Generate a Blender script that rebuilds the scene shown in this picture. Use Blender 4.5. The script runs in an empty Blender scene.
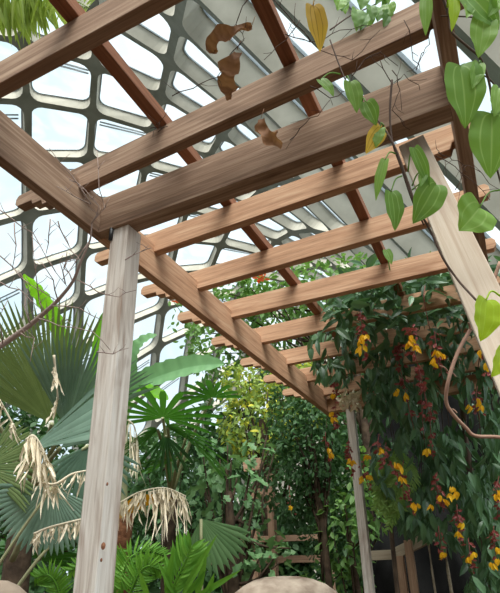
import bpy, math, random
import numpy as np
from mathutils import Vector, Matrix
C = bpy.context.scene
COL = C.collection
rnd = random.Random(7)
EYE = 1.6

# ------------------------------------------------------------------ camera model
F, CX, CY = 525.0, 250.0, 340.0
def _rot(a, b, c):
    fwd = np.array([math.sin(a)*math.cos(b), math.cos(a)*math.cos(b), math.sin(b)])
    right = np.array([math.cos(a), -math.sin(a), 0.0]); down = np.cross(fwd, right)
    return np.array([right*math.cos(c)+down*math.sin(c), -right*math.sin(c)+down*math.cos(c), fwd])
RM = _rot(math.radians(-25.7), math.radians(24.6), math.radians(1.5))
def U(px, py, d):                       # sight line -> world point d metres deep
    r = np.array([(px-CX)/F, (py-CY)/F, 1.0]) @ RM * d
    return Vector((r[0], r[1], r[2]+EYE))
CAMP = Vector((0, 0, EYE))
FWD = Vector(RM[2]); RIGHT = Vector(RM[0]); DOWN = Vector(RM[1])
UPZ = Vector((0, 0, 1))

cam = bpy.data.cameras.new('camera'); co = bpy.data.objects.new('camera', cam); COL.objects.link(co)
m = Matrix.Identity(4)
for k in range(3):
    m[k][0] = RM[0][k]; m[k][1] = -RM[1][k]; m[k][2] = -RM[2][k]
m[2][3] = EYE
co.matrix_world = m
cam.sensor_fit = 'HORIZONTAL'; cam.sensor_width = 36; cam.lens = F*36/500
cam.shift_y = (CY-296.5)/500
cam.clip_start = 0.02; cam.clip_end = 400
C.camera = co

# ------------------------------------------------------------------ materials
def S(r, g, b):
    f = lambda c: (c/255/12.92 if c/255 <= .04045 else ((c/255+.055)/1.055)**2.4)
    return (f(r), f(g), f(b), 1)
def newmat(name):
    m = bpy.data.materials.new(name); m.use_nodes = True
    nt = m.node_tree; nt.nodes.clear()
    return m, nt, nt.nodes, nt.links
def mixrgb(nt, fac, a, b, mode='MIX'):
    n = nt.nodes.new('ShaderNodeMix'); n.data_type = 'RGBA'; n.blend_type = mode
    for sock, v in ((n.inputs[0], fac), (n.inputs[6], a), (n.inputs[7], b)):
        if hasattr(v, 'links') or isinstance(v, bpy.types.NodeSocket): nt.links.new(v, sock)
        else: sock.default_value = v
    return n.outputs[2]
def leafmat(name, ca, cb, transl=.3, rough=.45, tcol=None, vein=None, spec=.35, cc=None):
    m, nt, N, L = newmat(name)
    out = N.new('ShaderNodeOutputMaterial')
    at = N.new('ShaderNodeAttribute'); at.attribute_name = 'v'
    col = mixrgb(nt, at.outputs['Fac'], ca, cb)
    if cc is not None:                                   # a third tint on some leaves
        mr = N.new('ShaderNodeMapRange'); mr.inputs[1].default_value = .76; mr.inputs[2].default_value = .82
        L.new(at.outputs['Fac'], mr.inputs[0]); col = mixrgb(nt, mr.outputs[0], col, cc)
    tc = N.new('ShaderNodeTexCoord'); nz = N.new('ShaderNodeTexNoise'); nz.inputs['Scale'].default_value = 14
    L.new(tc.outputs['Object'], nz.inputs['Vector'])
    col = mixrgb(nt, .35, col, mixrgb(nt, nz.outputs['Fac'], (ca[0]*.55, ca[1]*.55, ca[2]*.55, 1), (cb[0]*1.25, cb[1]*1.25, cb[2]*1.2, 1)))
    if vein is not None:
        av = N.new('ShaderNodeAttribute'); av.attribute_name = 'vein'
        col = mixrgb(nt, av.outputs['Fac'], col, vein)
    p = N.new('ShaderNodeBsdfPrincipled'); L.new(col, p.inputs['Base Color'])
    p.inputs['Roughness'].default_value = rough; p.inputs['Specular IOR Level'].default_value = spec
    t = N.new('ShaderNodeBsdfTranslucent')
    L.new(mixrgb(nt, .5, col, tcol or (cb[0]*1.3, cb[1]*1.3, cb[2]*.7, 1)), t.inputs['Color'])
    mx = N.new('ShaderNodeMixShader'); mx.inputs[0].default_value = transl
    L.new(p.outputs[0], mx.inputs[1]); L.new(t.outputs[0], mx.inputs[2]); L.new(mx.outputs[0], out.inputs[0])
    return m
def woodmat(name, dark, mid, light, stretch=3.0, knots=.5, bump=.25):
    m, nt, N, L = newmat(name)
    out = N.new('ShaderNodeOutputMaterial'); p = N.new('ShaderNodeBsdfPrincipled')
    tc = N.new('ShaderNodeTexCoord'); oi = N.new('ShaderNodeObjectInfo')
    ad = N.new('ShaderNodeVectorMath'); ad.operation = 'ADD'
    cmb = N.new('ShaderNodeCombineXYZ'); ml = N.new('ShaderNodeMath'); ml.operation = 'MULTIPLY'; ml.inputs[1].default_value = 37
    L.new(oi.outputs['Random'], ml.inputs[0])
    for k in range(3): L.new(ml.outputs[0], cmb.inputs[k])
    L.new(tc.outputs['Object'], ad.inputs[0]); L.new(cmb.outputs[0], ad.inputs[1])
    def noise(sc, det, rough, dist=0.0):
        mp = N.new('ShaderNodeMapping'); mp.inputs['Scale'].default_value = sc
        L.new(ad.outputs[0], mp.inputs['Vector'])
        n = N.new('ShaderNodeTexNoise'); n.inputs['Scale'].default_value = 1
        n.inputs['Detail'].default_value = det; n.inputs['Roughness'].default_value = rough; n.inputs['Distortion'].default_value = dist
        L.new(mp.outputs[0], n.inputs['Vector']); return n.outputs['Fac']
    g1 = noise((stretch, 55, 55), 6, .65, .6); g2 = noise((stretch*2.5, 160, 160), 4, .6); big = noise((2.2, 9, 9), 3, .6, .8)
    r = N.new('ShaderNodeValToRGB'); e = r.color_ramp.elements
    e[0].position = .28; e[0].color = dark; e[1].position = .72; e[1].color = light
    x = e.new(.5); x.color = mid
    L.new(g1, r.inputs[0])
    col = mixrgb(nt, .45, r.outputs[0], mixrgb(nt, g2, dark, light))
    mr = N.new('ShaderNodeMapRange'); mr.inputs[1].default_value = .56; mr.inputs[2].default_value = .74; mr.inputs[3].default_value = 0; mr.inputs[4].default_value = knots
    L.new(big, mr.inputs[0])
    col = mixrgb(nt, mr.outputs[0], col, dark)
    L.new(col, p.inputs['Base Color']); p.inputs['Roughness'].default_value = .8; p.inputs['Specular IOR Level'].default_value = .2
    b = N.new('ShaderNodeBump'); b.inputs['Strength'].default_value = bump; b.inputs['Distance'].default_value = .004
    L.new(g1, b.inputs['Height']); L.new(b.outputs[0], p.inputs['Normal'])
    L.new(p.outputs[0], out.inputs[0]); return m
def stonemat(name, ca, cb, sc=8.0, rough=.9, bump=.3):
    m, nt, N, L = newmat(name)
    out = N.new('ShaderNodeOutputMaterial'); p = N.new('ShaderNodeBsdfPrincipled')
    tc = N.new('ShaderNodeTexCoord'); n = N.new('ShaderNodeTexNoise'); n.inputs['Scale'].default_value = sc; n.inputs['Detail'].default_value = 8
    L.new(tc.outputs['Object'], n.inputs['Vector'])
    mr = N.new('ShaderNodeMapRange'); mr.inputs[1].default_value = .3; mr.inputs[2].default_value = .7; L.new(n.outputs['Fac'], mr.inputs[0])
    L.new(mixrgb(nt, mr.outputs[0], ca, cb), p.inputs['Base Color']); p.inputs['Roughness'].default_value = rough
    p.inputs['Specular IOR Level'].default_value = .2
    b = N.new('ShaderNodeBump'); b.inputs['Strength'].default_value = bump; b.inputs['Distance'].default_value = .03
    L.new(n.outputs['Fac'], b.inputs['Height']); L.new(b.outputs[0], p.inputs['Normal'])
    L.new(p.outputs[0], out.inputs[0]); return m
def glassmat():
    m, nt, N, L = newmat('acrylic_pane')
    out = N.new('ShaderNodeOutputMaterial')
    t = N.new('ShaderNodeBsdfTransparent'); t.inputs[0].default_value = (.93, .975, .985, 1)
    d = N.new('ShaderNodeBsdfTranslucent'); d.inputs[0].default_value = (.9, .95, .97, 1)
    g = N.new('ShaderNodeBsdfGlossy'); g.inputs['Roughness'].default_value = .08
    tc = N.new('ShaderNodeTexCoord'); n = N.new('ShaderNodeTexNoise'); n.inputs['Scale'].default_value = .5; n.inputs['Detail'].default_value = 4; n.inputs['Distortion'].default_value = 1.5
    L.new(tc.outputs['Object'], n.inputs['Vector'])
    mr = N.new('ShaderNodeMapRange'); mr.inputs[1].default_value = .42; mr.inputs[2].default_value = .7; mr.inputs[3].default_value = .03; mr.inputs[4].default_value = .2
    L.new(n.outputs['Fac'], mr.inputs[0])
    a = N.new('ShaderNodeMixShader'); L.new(mr.outputs[0], a.inputs[0]); L.new(t.outputs[0], a.inputs[1]); L.new(d.outputs[0], a.inputs[2])
    b = N.new('ShaderNodeMixShader'); b.inputs[0].default_value = .04; L.new(a.outputs[0], b.inputs[1]); L.new(g.outputs[0], b.inputs[2])
    L.new(b.outputs[0], out.inputs[0]); return m
def plain(name, c, rough=.6, metal=0):
    m, nt, N, L = newmat(name); out = N.new('ShaderNodeOutputMaterial'); p = N.new('ShaderNodeBsdfPrincipled')
    tc = N.new('ShaderNodeTexCoord'); n = N.new('ShaderNodeTexNoise'); n.inputs['Scale'].default_value = 30
    L.new(tc.outputs['Object'], n.inputs['Vector'])
    L.new(mixrgb(nt, n.outputs['Fac'], (c[0]*.75, c[1]*.75, c[2]*.75, 1), (min(1, c[0]*1.2), min(1, c[1]*1.2), min(1, c[2]*1.2), 1)), p.inputs['Base Color'])
    p.inputs['Roughness'].default_value = rough; p.inputs['Metallic'].default_value = metal
    L.new(p.outputs[0], out.inputs[0]); return m

M = {}
M['wood_grey'] = woodmat('weathered_brown_wood', S(78, 52, 38), S(142, 110, 88), S(200, 174, 150), stretch=2, knots=.6)
M['wood_tan'] = woodmat('warm_brown_wood', S(124, 80, 54), S(194, 146, 112), S(226, 192, 160), knots=.7)
M['wood_red'] = woodmat('red_brown_batten_wood', S(88, 52, 36), S(140, 92, 68), S(172, 124, 96))
M['wood_post'] = woodmat('pale_weathered_post_wood', S(128, 92, 66), S(222, 212, 200), S(247, 243, 237), stretch=2.4, knots=.75, bump=.5)
M['wood_brace'] = woodmat('pale_straw_wood', S(150, 122, 100), S(190, 174, 156), S(210, 198, 182), stretch=2, knots=.3)
M['wood_old'] = woodmat('pale_grey_wood', S(120, 104, 86), S(176, 160, 138), S(200, 186, 164))
M['fence'] = woodmat('faded_pink_brown_wood', S(120, 88, 66), S(170, 134, 108), S(196, 164, 140))
M['concrete'] = stonemat('painted_concrete', S(168, 163, 149), S(192, 187, 173), 1.5, .85, .05)
M['rib'] = stonemat('grey_green_shade_rib', S(118, 120, 108), S(140, 142, 130), 1.5, .85, .05)  # inner rib faces: backlit shade of the concrete put into a darker colour
M['alu'] = plain('grey_aluminium_frame', S(150, 160, 166), .5)
M['glass'] = glassmat()
M['soil'] = stonemat('dark_soil', S(50, 38, 28), S(80, 62, 46), 6)
M['rock'] = stonemat('pinkish_sandstone', S(118, 98, 84), S(196, 178, 160), 9, .9, .9)
M['rock2'] = stonemat('grey_brown_stone', S(110, 96, 84), S(150, 134, 118), 6, .9, .6)
M['rock_shade'] = stonemat('shade_black_rock', S(5, 5, 5), S(18, 17, 16), 3, .95, .8)  # blackened rock, the deep shade behind the vine is put into its colour
M['stem'] = plain('brown_vine_stem', S(84, 62, 50), .8)
M['twig'] = plain('grey_pink_bark', S(168, 146, 136), .85)
M['liana'] = plain('pale_brown_liana', S(160, 124, 104), .8)
M['bark'] = stonemat('dark_bark', S(48, 38, 30), S(86, 70, 56), 14, .9, .5)
M['palm_bark'] = stonemat('red_brown_palm_trunk', S(84, 52, 34), S(130, 88, 62), 20, .9, .7)
M['petiole'] = plain('pale_green_petiole', S(150, 150, 112), .6)
M['dead'] = leafmat('dried_beige_leaf', S(204, 190, 166), S(238, 226, 206), .2, .8, spec=.1)
M['brown_leaf'] = leafmat('curled_brown_leaf', S(112, 72, 48), S(176, 132, 100), .2, .7, spec=.2)
M['orange_sheath'] = leafmat('orange_dying_leaf', S(196, 120, 20), S(236, 172, 40), .3, .5)
M['yellow_leaf'] = leafmat('yellow_dying_leaf', S(218, 172, 60), S(240, 204, 96), .45, .6, vein=S(150, 96, 30))
M['heart'] = leafmat('bright_green_heart_leaf', S(88, 132, 52), S(142, 182, 84), .42, .45, vein=S(158, 190, 108))
M['lime'] = leafmat('yellow_green_round_leaf', S(146, 182, 30), S(178, 204, 50), .45, .45, vein=S(172, 204, 64))
M['fan_olive'] = leafmat('olive_green_fan_palm', S(84, 106, 62), S(134, 152, 96), .25, .5)
M['fan_blue'] = leafmat('blue_green_fan_palm', S(80, 112, 96), S(136, 164, 146), .2, .5)
M['fan_gloss'] = leafmat('glossy_deep_green_fan', S(28, 76, 22), S(70, 124, 42), .3, .32, spec=.5)
M['banana'] = leafmat('banana_leaf_green', S(96, 146, 96), S(140, 184, 130), .35, .4)
M['banana_bright'] = leafmat('bright_banana_leaf', S(88, 158, 30), S(134, 196, 50), .5, .4)
M['frond'] = leafmat('yellow_green_frond', S(120, 150, 50), S(176, 194, 96), .45, .5)
M['fern'] = leafmat('fresh_green_fern', S(74, 134, 40), S(128, 180, 66), .4, .5)
M['fern_pale'] = leafmat('pale_green_fern', S(104, 148, 66), S(164, 196, 112), .4, .5)
M['clock_leaf'] = leafmat('clock_vine_leaf', S(28, 62, 34), S(96, 134, 90), .22, .38, spec=.5)
M['tree_dark'] = leafmat('dark_tree_leaf', S(38, 72, 38), S(84, 120, 74), .3, .5)
M['tree_mid'] = leafmat('mid_green_tree_leaf', S(68, 112, 46), S(126, 164, 90), .35, .5)
M['tree_yellow'] = leafmat('yellow_flecked_leaf', S(104, 138, 60), S(168, 184, 96), .38, .5, cc=S(238, 220, 60))
M['lobed'] = leafmat('soft_green_lobed_leaf', S(66, 106, 62), S(122, 158, 108), .3, .5)
M['maroon'] = leafmat('maroon_calyx', S(112, 42, 46), S(160, 86, 80), .25, .5)
M['petal'] = leafmat('golden_yellow_petal', S(232, 170, 20), S(248, 206, 50), .35, .5)
M['red_flower'] = leafmat('red_orange_flower', S(214, 70, 40), S(232, 110, 60), .3, .5)

# ------------------------------------------------------------------ mesh helpers
class MB:
    def __init__(s): s.v = []; s.f = []; s.a = []; s.ve = []; s.mi = []
    def add(s, verts, faces, a=.5, vein=None, mi=0):
        o = len(s.v); s.v += [tuple(x) for x in verts]
        s.f += [tuple(i+o for i in f) for f in faces]; s.mi += [mi]*len(faces)
        s.a += (a if isinstance(a, list) else [a]*len(verts)); s.ve += (vein or [0.0]*len(verts))
    def build(s, name, mats, parent=None, smooth=True, base=None):
        if not isinstance(mats, (list, tuple)): mats = [mats]
        V = np.array(s.v, float)
        b = np.array(base) if base is not None else np.array([*(V[:, :2].min(0)+V[:, :2].max(0))/2, V[:, 2].min()])
        me = bpy.data.meshes.new(name); me.from_pydata((V-b).tolist(), [], s.f)
        for mt in mats: me.materials.append(mt)
        if len(mats) > 1: me.polygons.foreach_set('material_index', s.mi)
        if smooth: me.polygons.foreach_set('use_smooth', [True]*len(s.f))
        at = me.attributes.new('v', 'FLOAT', 'POINT'); at.data.foreach_set('value', s.a)
        if any(s.ve):
            at = me.attributes.new('vein', 'FLOAT', 'POINT'); at.data.foreach_set('value', s.ve)
        me.update()
        o = bpy.data.objects.new(name, me); COL.objects.link(o)
        place(o, Vector(b), parent); return o
def wpos(o):
    p = Vector(o.location)
    while o.parent: o = o.parent; p += Vector(o.location)
    return p
def place(o, loc, parent):
    if parent is None: o.location = loc
    else:
        o.parent = parent; o.location = Vector(loc)-wpos(parent)
def tag(o, label, cat, group=None):
    o['label'] = label; o['category'] = cat
    if group: o['group'] = group
    return o
def thing(name, label, cat, loc, group=None):
    o = bpy.data.objects.new(name, None); COL.objects.link(o); o.location = loc; o.empty_display_size = .2
    return tag(o, label, cat, group)
def basis(d):
    d = Vector(d).normalized(); a = UPZ if abs(d.z) < .95 else Vector((1, 0, 0))
    u = d.cross(a).normalized(); return d, u, u.cross(d).normalized()
def tube(mb, pts, r0, r1=None, n=7, a=.5, caps=True):
    r1 = r0 if r1 is None else r1; pts = [Vector(p) for p in pts]; K = len(pts); V = []; Fc = []
    for k, p in enumerate(pts):
        d = (pts[min(k+1, K-1)]-pts[max(k-1, 0)]); _, u, w = basis(d if d.length > 1e-9 else UPZ)
        r = r0+(r1-r0)*k/(K-1)
        for q in range(n):
            t = 2*math.pi*q/n; V.append(p+u*(r*math.cos(t))+w*(r*math.sin(t)))
    for k in range(K-1):
        for q in range(n):
            A = k*n+q; B = k*n+(q+1) % n; Fc.append((A, B, B+n, A+n))
    if caps: Fc += [tuple(range(n))[::-1], tuple(range((K-1)*n, K*n))]
    mb.add(V, Fc, a)
def spline(pts, n=6):
    pts = [Vector(p) for p in pts]
    if len(pts) < 3: return pts
    out = []; P = [pts[0]*2-pts[1]]+pts+[pts[-1]*2-pts[-2]]
    for k in range(1, len(P)-2):
        for q in range(n):
            t = q/n; a, b, c, d = P[k-1], P[k], P[k+1], P[k+2]
            out.append(.5*((2*b)+(c-a)*t+(2*a-5*b+4*c-d)*t*t+(3*b-a-3*c+d)*t**3))
    out.append(pts[-1]); return out

# leaf outlines: (half width, along) from base round to tip
def edge(kind, n):
    o = []
    for k in range(n+1):
        t = k/n
        if kind == 'heart':
            a = math.pi*t
            x = .5*math.sin(a)**.8*(1.12-.45*t) if 0 < t < 1 else 0; y = t**1.15*1.0-.17*math.sin(min(1, t*2.6)*math.pi)*1.0
            o.append((x*1.1, y))
        elif kind == 'oval': o.append((.5*math.sin(math.pi*t)**.75, t))
        elif kind == 'lance': o.append((.5*math.sin(math.pi*t**.8)**.9*(1.0), t))
        elif kind == 'ribbon': o.append((.5*min(1, t*8, (1-t)*4), t))
        elif kind == 'lobed': o.append((.5*math.sin(math.pi*t)**.6*(.72+.28*math.cos(t*16)), t))
    o[0] = (0, o[0][1]); o[-1] = (0, o[-1][1])
    return o
EDGES = {(k, n): edge(k, n) for k in ('heart', 'oval', 'lance', 'ribbon', 'lobed') for n in (3, 4, 5, 8, 12, 14)}
def leaf(mb, base, d, nrm, L, W, kind='oval', n=4, cols=(0, 1), fold=.15, droop=.15, v=None, veins=False, wave=0.0, mi=0):
    base = Vector(base); d = Vector(d).normalized(); s = d.cross(Vector(nrm))
    if s.length < 1e-4: s = d.cross(Vector((.3, .5, .8)))
    s.normalize(); nn = s.cross(d).normalized()
    E = EDGES[(kind, n)]; V = []; Fc = []; ve = []; nc = len(cols)
    for side in (-1, 1):
        o = len(V)
        for k, (x, y) in enumerate(E):
            ym = k/n
            for c in cols:
                yy = ym+(y-ym)*c; xx = x*c*side
                p = base+d*(yy*L)+s*(xx*W)+nn*(fold*abs(xx)*W-droop*L*max(0, yy)**2+wave*W*math.sin(yy*17+side)*c)
                V.append(p); ve.append(1.0 if veins and abs(c) in (0, .5) and 0 < k < n else 0.0)
        for k in range(n):
            for c in range(nc-1):
                A = o+k*nc+c; q = (A, A+1, A+nc+1, A+nc)
                Fc.append(q if side > 0 else q[::-1])
    mb.add(V, Fc, rnd.random() if v is None else v, ve if veins else None, mi)
def jit(s): return Vector((rnd.gauss(0, s), rnd.gauss(0, s), rnd.gauss(0, s)))

# ------------------------------------------------------------------ pergola
def beam(name, A, B, th, h, mat, parent, tailA=False, tailB=False, up=UPZ):
    """timber from A to B (bottom centre line); tails get the stepped end cut"""
    A = Vector(A); B = Vector(B); L = (B-A).length
    x = (B-A).normalized(); y = Vector(up).cross(x).normalized(); z = x.cross(y)
    pa = [(0.0, 0.0), (0.0, h)] if not tailA else [(.15, 0), (.142, .24*h), (.095, .26*h), (.088, .46*h), (.014, .48*h), (0, .62*h), (0, .86*h), (.012, h)]
    pb = [(L, h), (L, 0.0)] if not tailB else [(L-.012, h), (L, .86*h), (L, .62*h), (L-.012, .46*h), (L-.056, .44*h), (L-.062, .26*h), (L-.095, .26*h), (L-.105, 0)]
    prof = pa+pb; n = len(prof)
    V = [(p[0], -th/2, p[1]) for p in prof]+[(p[0], th/2, p[1]) for p in prof]
    Fc = [tuple(range(n))[::-1], tuple(range(n, 2*n))]+[(k, (k+1) % n, n+(k+1) % n, n+k) for k in range(n)]
    me = bpy.data.meshes.new(name); me.from_pydata(V, [], Fc); me.materials.append(mat); me.update()
    import bmesh
    bm = bmesh.new(); bm.from_mesh(me); bmesh.ops.recalc_face_normals(bm, faces=bm.faces)
    bmesh.ops.bevel(bm, geom=[e for e in bm.edges if e.calc_face_angle(0) > .5], offset=.0022, segments=2, affect='EDGES', profile=.5)
    bm.to_mesh(me); bm.free()
    o = bpy.data.objects.new(name, me); COL.objects.link(o)
    R = Matrix((x, y, z)).transposed()
    o.rotation_euler = R.to_euler(); place(o, A, parent); return o
Z = lambda h: h+EYE
pg = thing('pergola', 'weathered timber pergola overhead, with posts, rafters and battens', 'pergola', (-.55, 1.6, 0))
GX0, GX1 = -1.122, .07
beam('girder', (GX0, -.9, Z(1.1)), (GX0, 1.15, Z(1.1)), .036, .148, M['wood_grey'], pg)
beam('girder', (GX0, 1.1501, Z(1.1)), (GX0, 3.75, Z(1.1)), .036, .148, M['wood_tan'], pg)
beam('girder', (GX1, -.9, Z(1.1)), (GX1, 3.75, Z(1.1)), .036, .148, M['wood_grey'], pg)
hb = beam('header', (GX0+.018, 1.145, Z(1.1)), (GX1-.018, 1.145, Z(1.1)), .062, .148, M['wood_grey'], pg)
beam('header', (GX0+.018, 3.60, Z(1.1)), (GX1-.018, 3.60, Z(1.1)), .062, .1, M['wood_tan'], pg)
RY = [(-.12, -.12, 'wood_grey'), (.235, .235, 'wood_grey'), (.594, .6, 'wood_grey'), (.998, .955, 'wood_grey'), (1.425, 1.403, 'wood_tan'), (1.757, 1.754, 'wood_tan'), (2.085, 2.128, 'wood_tan'),
      (2.44, 2.472, 'wood_tan'), (2.81, 2.835, 'wood_tan'), (3.16, 3.17, 'wood_tan'), (3.50, 3.51, 'wood_tan')]
for ya, yb, mt in RY:
    yc = lambda x: ya+(yb-ya)*(x+1.1)/1.1+.019
    beam('rafter', (-1.425, yc(-1.425), Z(1.208)), (.14, yc(.14), Z(1.208)), .036, .098, M[mt], pg, True, True)
for bx in (-.757, -.314):
    beam('batten', (bx-.004, -.6, Z(1.3065)), (bx-.012, 3.75, Z(1.3065)), .04, .042, M['wood_red'], pg)
def post(x, y, a, z0, z1, mat, lean=(0, 0)):
    return beam('post', (x+lean[0], y+lean[1], z0), (x, y, z1), a, a, M[mat], pg, up=Vector((0, 1, 0)))
post(-1.02, 1.16-.036, .072, 0, Z(1.1), 'wood_post', (-.006, 0))
post(-.945, 3.6-.03, .056, 0, Z(1.1), 'wood_post')
bt = Vector((-.062, 1.19, Z(1.1))); bd = Vector((.072, -.215, -.573))
beam('brace', bt+bd*(Z(1.1)/.573), bt-bd*.0, .07, .07, M['wood_brace'], pg, up=Vector((0, 1, .2)))
mb = MB(); tube(mb, [(-1.05, 1.118, Z(1.055)), (-1.05, 1.118, Z(1.1))], .007); mb.build('bracket', plain('black_iron', S(25, 25, 28), .5), pg)

# ------------------------------------------------------------------ glasshouse vault
KV = 1.2
VP_ = dict(phi=-3.131, off=10.577, z0=-11.148, ez=2.162, s0=.242, ds=.122, t0=-6.537, dt=-1.49)
SC = -.56
def vault(u, v, off=0.0):
    s = VP_['s0']+VP_['ds']*(u-v); t = VP_['t0']+VP_['dt']*(u+v); W = 12.0
    sc = max(s, SC); x = W*math.sin(sc); z = VP_['z0']+VP_['ez']*W*math.cos(sc)
    tx, tz = W*math.cos(sc), -VP_['ez']*W*math.sin(sc); l = math.hypot(tx, tz)
    if s < SC: x += (s-SC)*tx; z += (s-SC)*tz
    nx, nz = -tz/l, tx/l
    x += nx*off/KV; z += nz*off/KV
    ph = VP_['phi']; d = (math.sin(ph), math.cos(ph)); n = (math.cos(ph), -math.sin(ph))
    X = VP_['off']+x
    return Vector(((X*n[0]+t*d[0])*KV, (X*n[1]+t*d[1])*KV, z*KV+EYE))
def rring(inset, rad, K=5, n=1):
    pts = []; lo, hi = inset, 1-inset; hv_ = n-inset
    for cx_, cy_, a0 in ((hi-rad, hv_-rad, 0), (lo+rad, hv_-rad, 90), (lo+rad, lo+rad, 180), (hi-rad, lo+rad, 270)):
        for k in range(K):
            a = math.radians(a0+90*k/(K-1)); pts.append((cx_+rad*math.cos(a), cy_+rad*math.sin(a)))
    return pts
def sq(K=5):
    pts = []
    for c, a in (((1, 1), 0), ((0, 1), 1), ((0, 0), 2), ((1, 0), 3)):
        for k in range(K):
            f = k/(K-1)
            if a == 0: p = (1, .5+f) if f <= .5 else (1.5-f, 1)
            if a == 1: p = (.5-f, 1) if f <= .5 else (0, 1.5-f)
            if a == 2: p = (0, .5-f) if f <= .5 else (f-.5, 0)
            if a == 3: p = (.5+f, 0) if f <= .5 else (1, f-.5)
            pts.append(p)
    return pts
SQ = sq()
vm = MB(); NW = 0
NP = 20
CELLS = []
for i in range(-12, 26):
    js = [j for j in range(-6, 22) if -14 <= i-j <= 8 and -8 <= i+j <= 24]
    k = 0
    while k < len(js):                          # on the straight lower right slope the openings run long between the ribs
        j = js[k]; n = 1
        if i-j <= -7 and i <= -1:
            stop = 8 if i <= -3 else (j+2 if j >= 6 else j+1)
            if j >= 8: stop = j+4
            n = max(1, min(stop, js[-1]+1)-j)
        CELLS.append((i, j, n)); k += n
for i, j, n in CELLS:
    if True:
        DEP = .5 if n == 1 else .78
        RIN, ROUT, RFR = rring(.05, .17, 5, n), rring(.058, .15, 5, n), rring(.08, .13, 5, n)
        A = [vault(i+q[0], j+q[1]*n) for q in SQ]; B = [vault(i+q[0], j+q[1]) for q in RIN]
        D = [vault(i+q[0], j+q[1], DEP) for q in ROUT]
        V = A+B+D; Fc = []
        for ring in (0, 1):
            for q in range(NP):
                a = ring*NP+q; b = ring*NP+(q+1) % NP; Fc.append((a, b, b+NP, a+NP))
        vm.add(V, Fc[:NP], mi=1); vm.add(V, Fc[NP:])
        NW += 1
        fm = MB(); G0 = [vault(i+p[0], j+p[1], DEP*.9) for p in ROUT]; G1 = [vault(i+p[0], j+p[1], DEP*.9) for p in RFR]; G2 = [vault(i+p[0], j+p[1], DEP*.99) for p in RFR]
        fm.add(G0+G1+G2, [(r*NP+q, r*NP+(q+1) % NP, (r+1)*NP+(q+1) % NP, (r+1)*NP+q) for r in (0, 1) for q in range(NP)])
        if n == 1 and (i*7+j*3) % 5 < 2:                                     # some panes have a vent rail across
            for yy in (.3, .36):
                a0 = vault(i+yy, j+.12, DEP*.93); a1 = vault(i+yy+.02, j+.88, DEP*.93)
                tube(fm, [a0, a1], .045, n=4)
        w = fm.build('window_%d' % NW, M['alu'], None, smooth=False); w['kind'] = 'structure'
        pm = MB(); pm.add([vault(i+p[0], j+p[1], DEP*.97) for p in RFR], [tuple(range(NP))])
        pm.build('pane', M['glass'], w, smooth=False)
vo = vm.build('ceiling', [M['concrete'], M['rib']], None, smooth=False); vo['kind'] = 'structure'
for nm, yy in (('wall_back', -13.0), ('wall_far', 46.0)):
    wm = MB()
    P_ = []
    for k_ in range(41):
        df_ = -14+22.6*k_/40; sm_ = (yy/KV-6.537)/1.49
        P_.append(vault((sm_+df_)/2, (sm_-df_)/2, .3))
    wm.add(P_, [tuple(range(41))]); wo = wm.build(nm, M['concrete'], None, smooth=False); wo['kind'] = 'structure'
fl = MB(); fl.add([(-32, -14, 0), (12, -14, 0), (12, 62, 0), (-32, 62, 0)], [(0, 1, 2, 3)])
fo = fl.build('floor', M['soil']); fo['kind'] = 'structure'

# ------------------------------------------------------------------ world and sun
w = bpy.data.worlds.new('sky'); C.world = w; w.use_nodes = True
nt = w.node_tree; nt.nodes.clear(); N = nt.nodes; L = nt.links
out = N.new('ShaderNodeOutputWorld'); bg = N.new('ShaderNodeBackground'); bg.inputs[1].default_value = 1.0
tc = N.new('ShaderNodeTexCoord'); nz = N.new('ShaderNodeTexNoise'); nz.inputs['Scale'].default_value = 2.6; nz.inputs['Detail'].default_value = 7
L.new(tc.outputs['Generated'], nz.inputs['Vector'])
mr = N.new('ShaderNodeMapRange'); mr.inputs[1].default_value = .35; mr.inputs[2].default_value = .6; L.new(nz.outputs['Fac'], mr.inputs[0])
L.new(mixrgb(nt, mr.outputs[0], (.57, .72, .79, 1), (.78, .84, .87, 1)), bg.inputs[0]); L.new(bg.outputs[0], out.inputs[0])
sun = bpy.data.lights.new('sun', 'SUN'); sun.energy = 6.5; sun.angle = math.radians(50); sun.color = (1, .97, .92)
so = bpy.data.objects.new('sun', sun); COL.objects.link(so)
so.rotation_euler = Vector((-.3, .5, -1)).to_track_quat('-Z', 'Y').to_euler()
C.view_settings.view_transform = 'Standard'; C.view_settings.look = 'None'; C.view_settings.exposure = 0.5; C.view_settings.gamma = 1
C.view_settings.use_curve_mapping = False
# ------------------------------------------------------------------ plants
def PX(p, d): return p*d/F                       # picture length -> metres at depth d
def inplane(dx, dy, dz=0.0):                     # direction given by its run in the picture
    return (RIGHT*dx+DOWN*dy-FWD*dz).normalized()

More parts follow.
